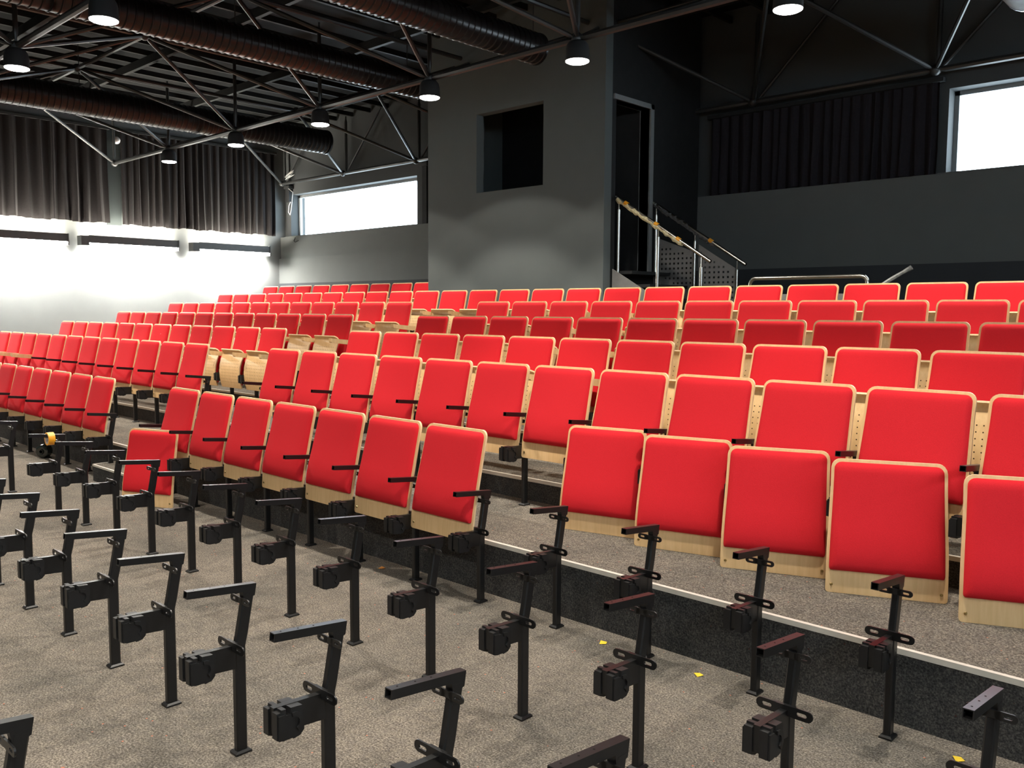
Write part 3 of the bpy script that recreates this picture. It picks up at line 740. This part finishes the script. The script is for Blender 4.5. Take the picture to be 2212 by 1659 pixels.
ROWW = {3: 'lowest row of red chairs', 4: 'second row up', 5: 'third row up', 6: 'fourth row up, in shadow', 7: 'fifth row up', 8: 'sixth row up', 9: 'topmost row'}
SHORT = {3: 'lowest red row', 4: 'second red row', 5: 'third red row', 6: 'fourth red row', 7: 'fifth red row', 8: 'sixth red row', 9: 'topmost red row'}
RIGHT_END = {3: 6, 4: 1, 5: 2, 6: 2, 7: 2}
LEFT_END = {3: 21, 4: 26, 5: 26, 6: 26, 7: 26}
for row in (3, 4, 5, 6, 7):
    seat = row >= 5; what = 'red padded chair' if seat else 'red padded chair back without seat'
    grp = 'red chairs, ' + SHORT[row]
    for n_, k in enumerate(range(12, RIGHT_END[row] - 1, -1)):
        chair(row, k, '%s, %s, right block, %s from the aisle' % (what, SHORT[row], ordw(n_ + 1)), seat, grp)
    for n_, k in enumerate(range(15, LEFT_END[row] + 1)):
        chair(row, k, '%s, %s, left block, %s from the aisle' % (what, SHORT[row], ordw(n_ + 1)), seat, grp)
    for n_, k in enumerate(range(13, RIGHT_END[row] - 1, -1)):
        frame(row, k, '%s, %s, right block, %s from the aisle' % ('black seat frame with wooden arm pad' if seat else 'black seat frame', SHORT[row], ordw(n_ + 1)), seat, row < 5, 'seat frames, ' + SHORT[row])
    for n_, k in enumerate(range(15, LEFT_END[row] + 2)):
        pd = seat or (row == 4 and k >= 24)
        frame(row, k, '%s, %s, left block, %s from the aisle' % ('black seat frame with wooden arm pad' if pd else 'black seat frame', SHORT[row], ordw(n_ + 1)), pd, row < 5, 'seat frames, ' + SHORT[row])
for n_, k in enumerate(range(26, 2, -1)):
    chair(8, k, 'red padded chair, sixth red row, %s from the left end' % ordw(n_ + 1), True, 'red chairs, sixth red row')
for n_, k in enumerate(range(27, 2, -1)):
    frame(8, k, 'black seat frame with wooden arm pad, sixth red row, %s from the left' % ordw(n_ + 1), True, False, 'seat frames, sixth red row')
for n_, k in enumerate(range(26, 17, -1)):
    chair(9, k, 'red padded chair, topmost red row, %s from the left end' % ordw(n_ + 1), True, 'red chairs, topmost red row')
for n_, k in enumerate(range(27, 17, -1)):
    frame(9, k, 'black seat frame with wooden arm pad, topmost red row, %s from the left' % ordw(n_ + 1), True, False, 'seat frames, topmost red row')

# ------------------------------------------------------------------ loose chair backs leaning on the first tier
def loose(x, y, z, ang, tilt, label, group):
    """(x, y): front bottom left corner; panel turned by ang, leaning back by tilt on top of its own rake"""
    t = thing('loose_chair_back', label, 'chair back', (0, 0, 0), group)
    t.matrix_world = Matrix.Translation((x, y, z)) @ Matrix.Rotation(ang, 4, 'Z') @ Matrix.Rotation(-tilt, 4, 'X') @ Matrix.Translation((.258, .046, -BZ0 + .001))
    bk = obj('backrest', BACK, t); obj('back_cushion', CUSH, bk, label='red fabric cushion')
    obj('screw_hole', SCREW, bk); s2 = obj('screw_hole', SCREW, bk); s2.scale = (-1, 1, 1)
A = [(-3.334, 3.93, 14), (-2.781, 3.925, 15), (-2.229, 3.90, 21), (-1.676, 3.897, 24), (-1.10, 3.906, 24)]
for i, (x, y, a) in enumerate(A):
    loose(x, y, TREAD[4], R(a), R(-1.5), ['loose red chair back leaning on the first tier, leftmost of five', 'loose red chair back leaning on the first tier, second of five', 'loose red chair back leaning on the first tier, middle of five',
          'loose red chair back leaning on the first tier, fourth of five', 'loose red chair back cut by the right picture edge'][i], 'loose chair backs')
loose(-7.185, 2.93, 0, R(23), R(-2.5), 'loose red chair back standing alone on the floor by the aisle step', 'loose chair backs')

# ------------------------------------------------------------------ small things
t = thing('tape_roll', 'roll of yellow tape hanging on a bare seat frame arm', 'tape', (GX(13) + .0, FOOT[2] - .045, .590))
mb = MB(); mb.lathe([(.040, -.024), (.050, -.024), (.050, .024), (.040, .024), (.040, -.024)], 24, axis='y'); put('tape', mb, 'yellow', t, True)
mb = MB(); mb.lathe([(.0365, -.0235), (.0405, -.0235), (.0405, .0235), (.0365, .0235), (.0365, -.0235)], 24, axis='y'); put('cardboard_core', mb, 'core', t, True)
t = thing('plastic_roll', 'glossy dark plastic roll lying by the riser under the left chairs', 'roll', (-9.98, 3.27, .075), rotz=R(40))
mb = MB(); mb.lathe([(.022, -.05), (.045, -.056), (.066, -.048), (.074, -.02), (.074, .02), (.066, .048), (.045, .056), (.022, .05), (.022, -.05)], 22, axis='y'); put('film_roll', mb, 'glossdark', t, True)
mb = MB(); mb.lathe([(.018, -.062), (.0225, -.062), (.0225, .062), (.018, .062), (.018, -.062)], 14, axis='y'); put('roll_core', mb, 'glossdark', t, True)
for i, (x, y, a, mt, lab) in enumerate(((-2.497, 3.284, .5, 'paper', 'yellow paper scrap on the carpet, nearest the middle'), (-1.967, 3.282, 1.1, 'paper', 'yellow paper scrap on the carpet between two frames'),
                            (-.905, 3.298, .7, 'paper', 'yellow paper scrap on the carpet near the lower right corner'), (-4.232, 3.299, .2, 'orange', 'small orange scrap on the dark carpet below the chairs'))):
    t = thing('paper_scrap', lab, 'paper', (x, y, .001), 'paper scraps', a)
    mb = MB(); q = .016; mb.add([(-q, -q, .001), (q, -q * .9, .004), (q, q, .002), (-q * .9, q, .007), (-q, -q, 0), (q, -q * .9, .0028), (q, q, .0008), (-q * .9, q, .0058)],
           [(0, 1, 2, 3), (7, 6, 5, 4), (0, 4, 5, 1), (1, 5, 6, 2), (2, 6, 7, 3), (3, 7, 4, 0)])
    put('scrap', mb, mt, t)
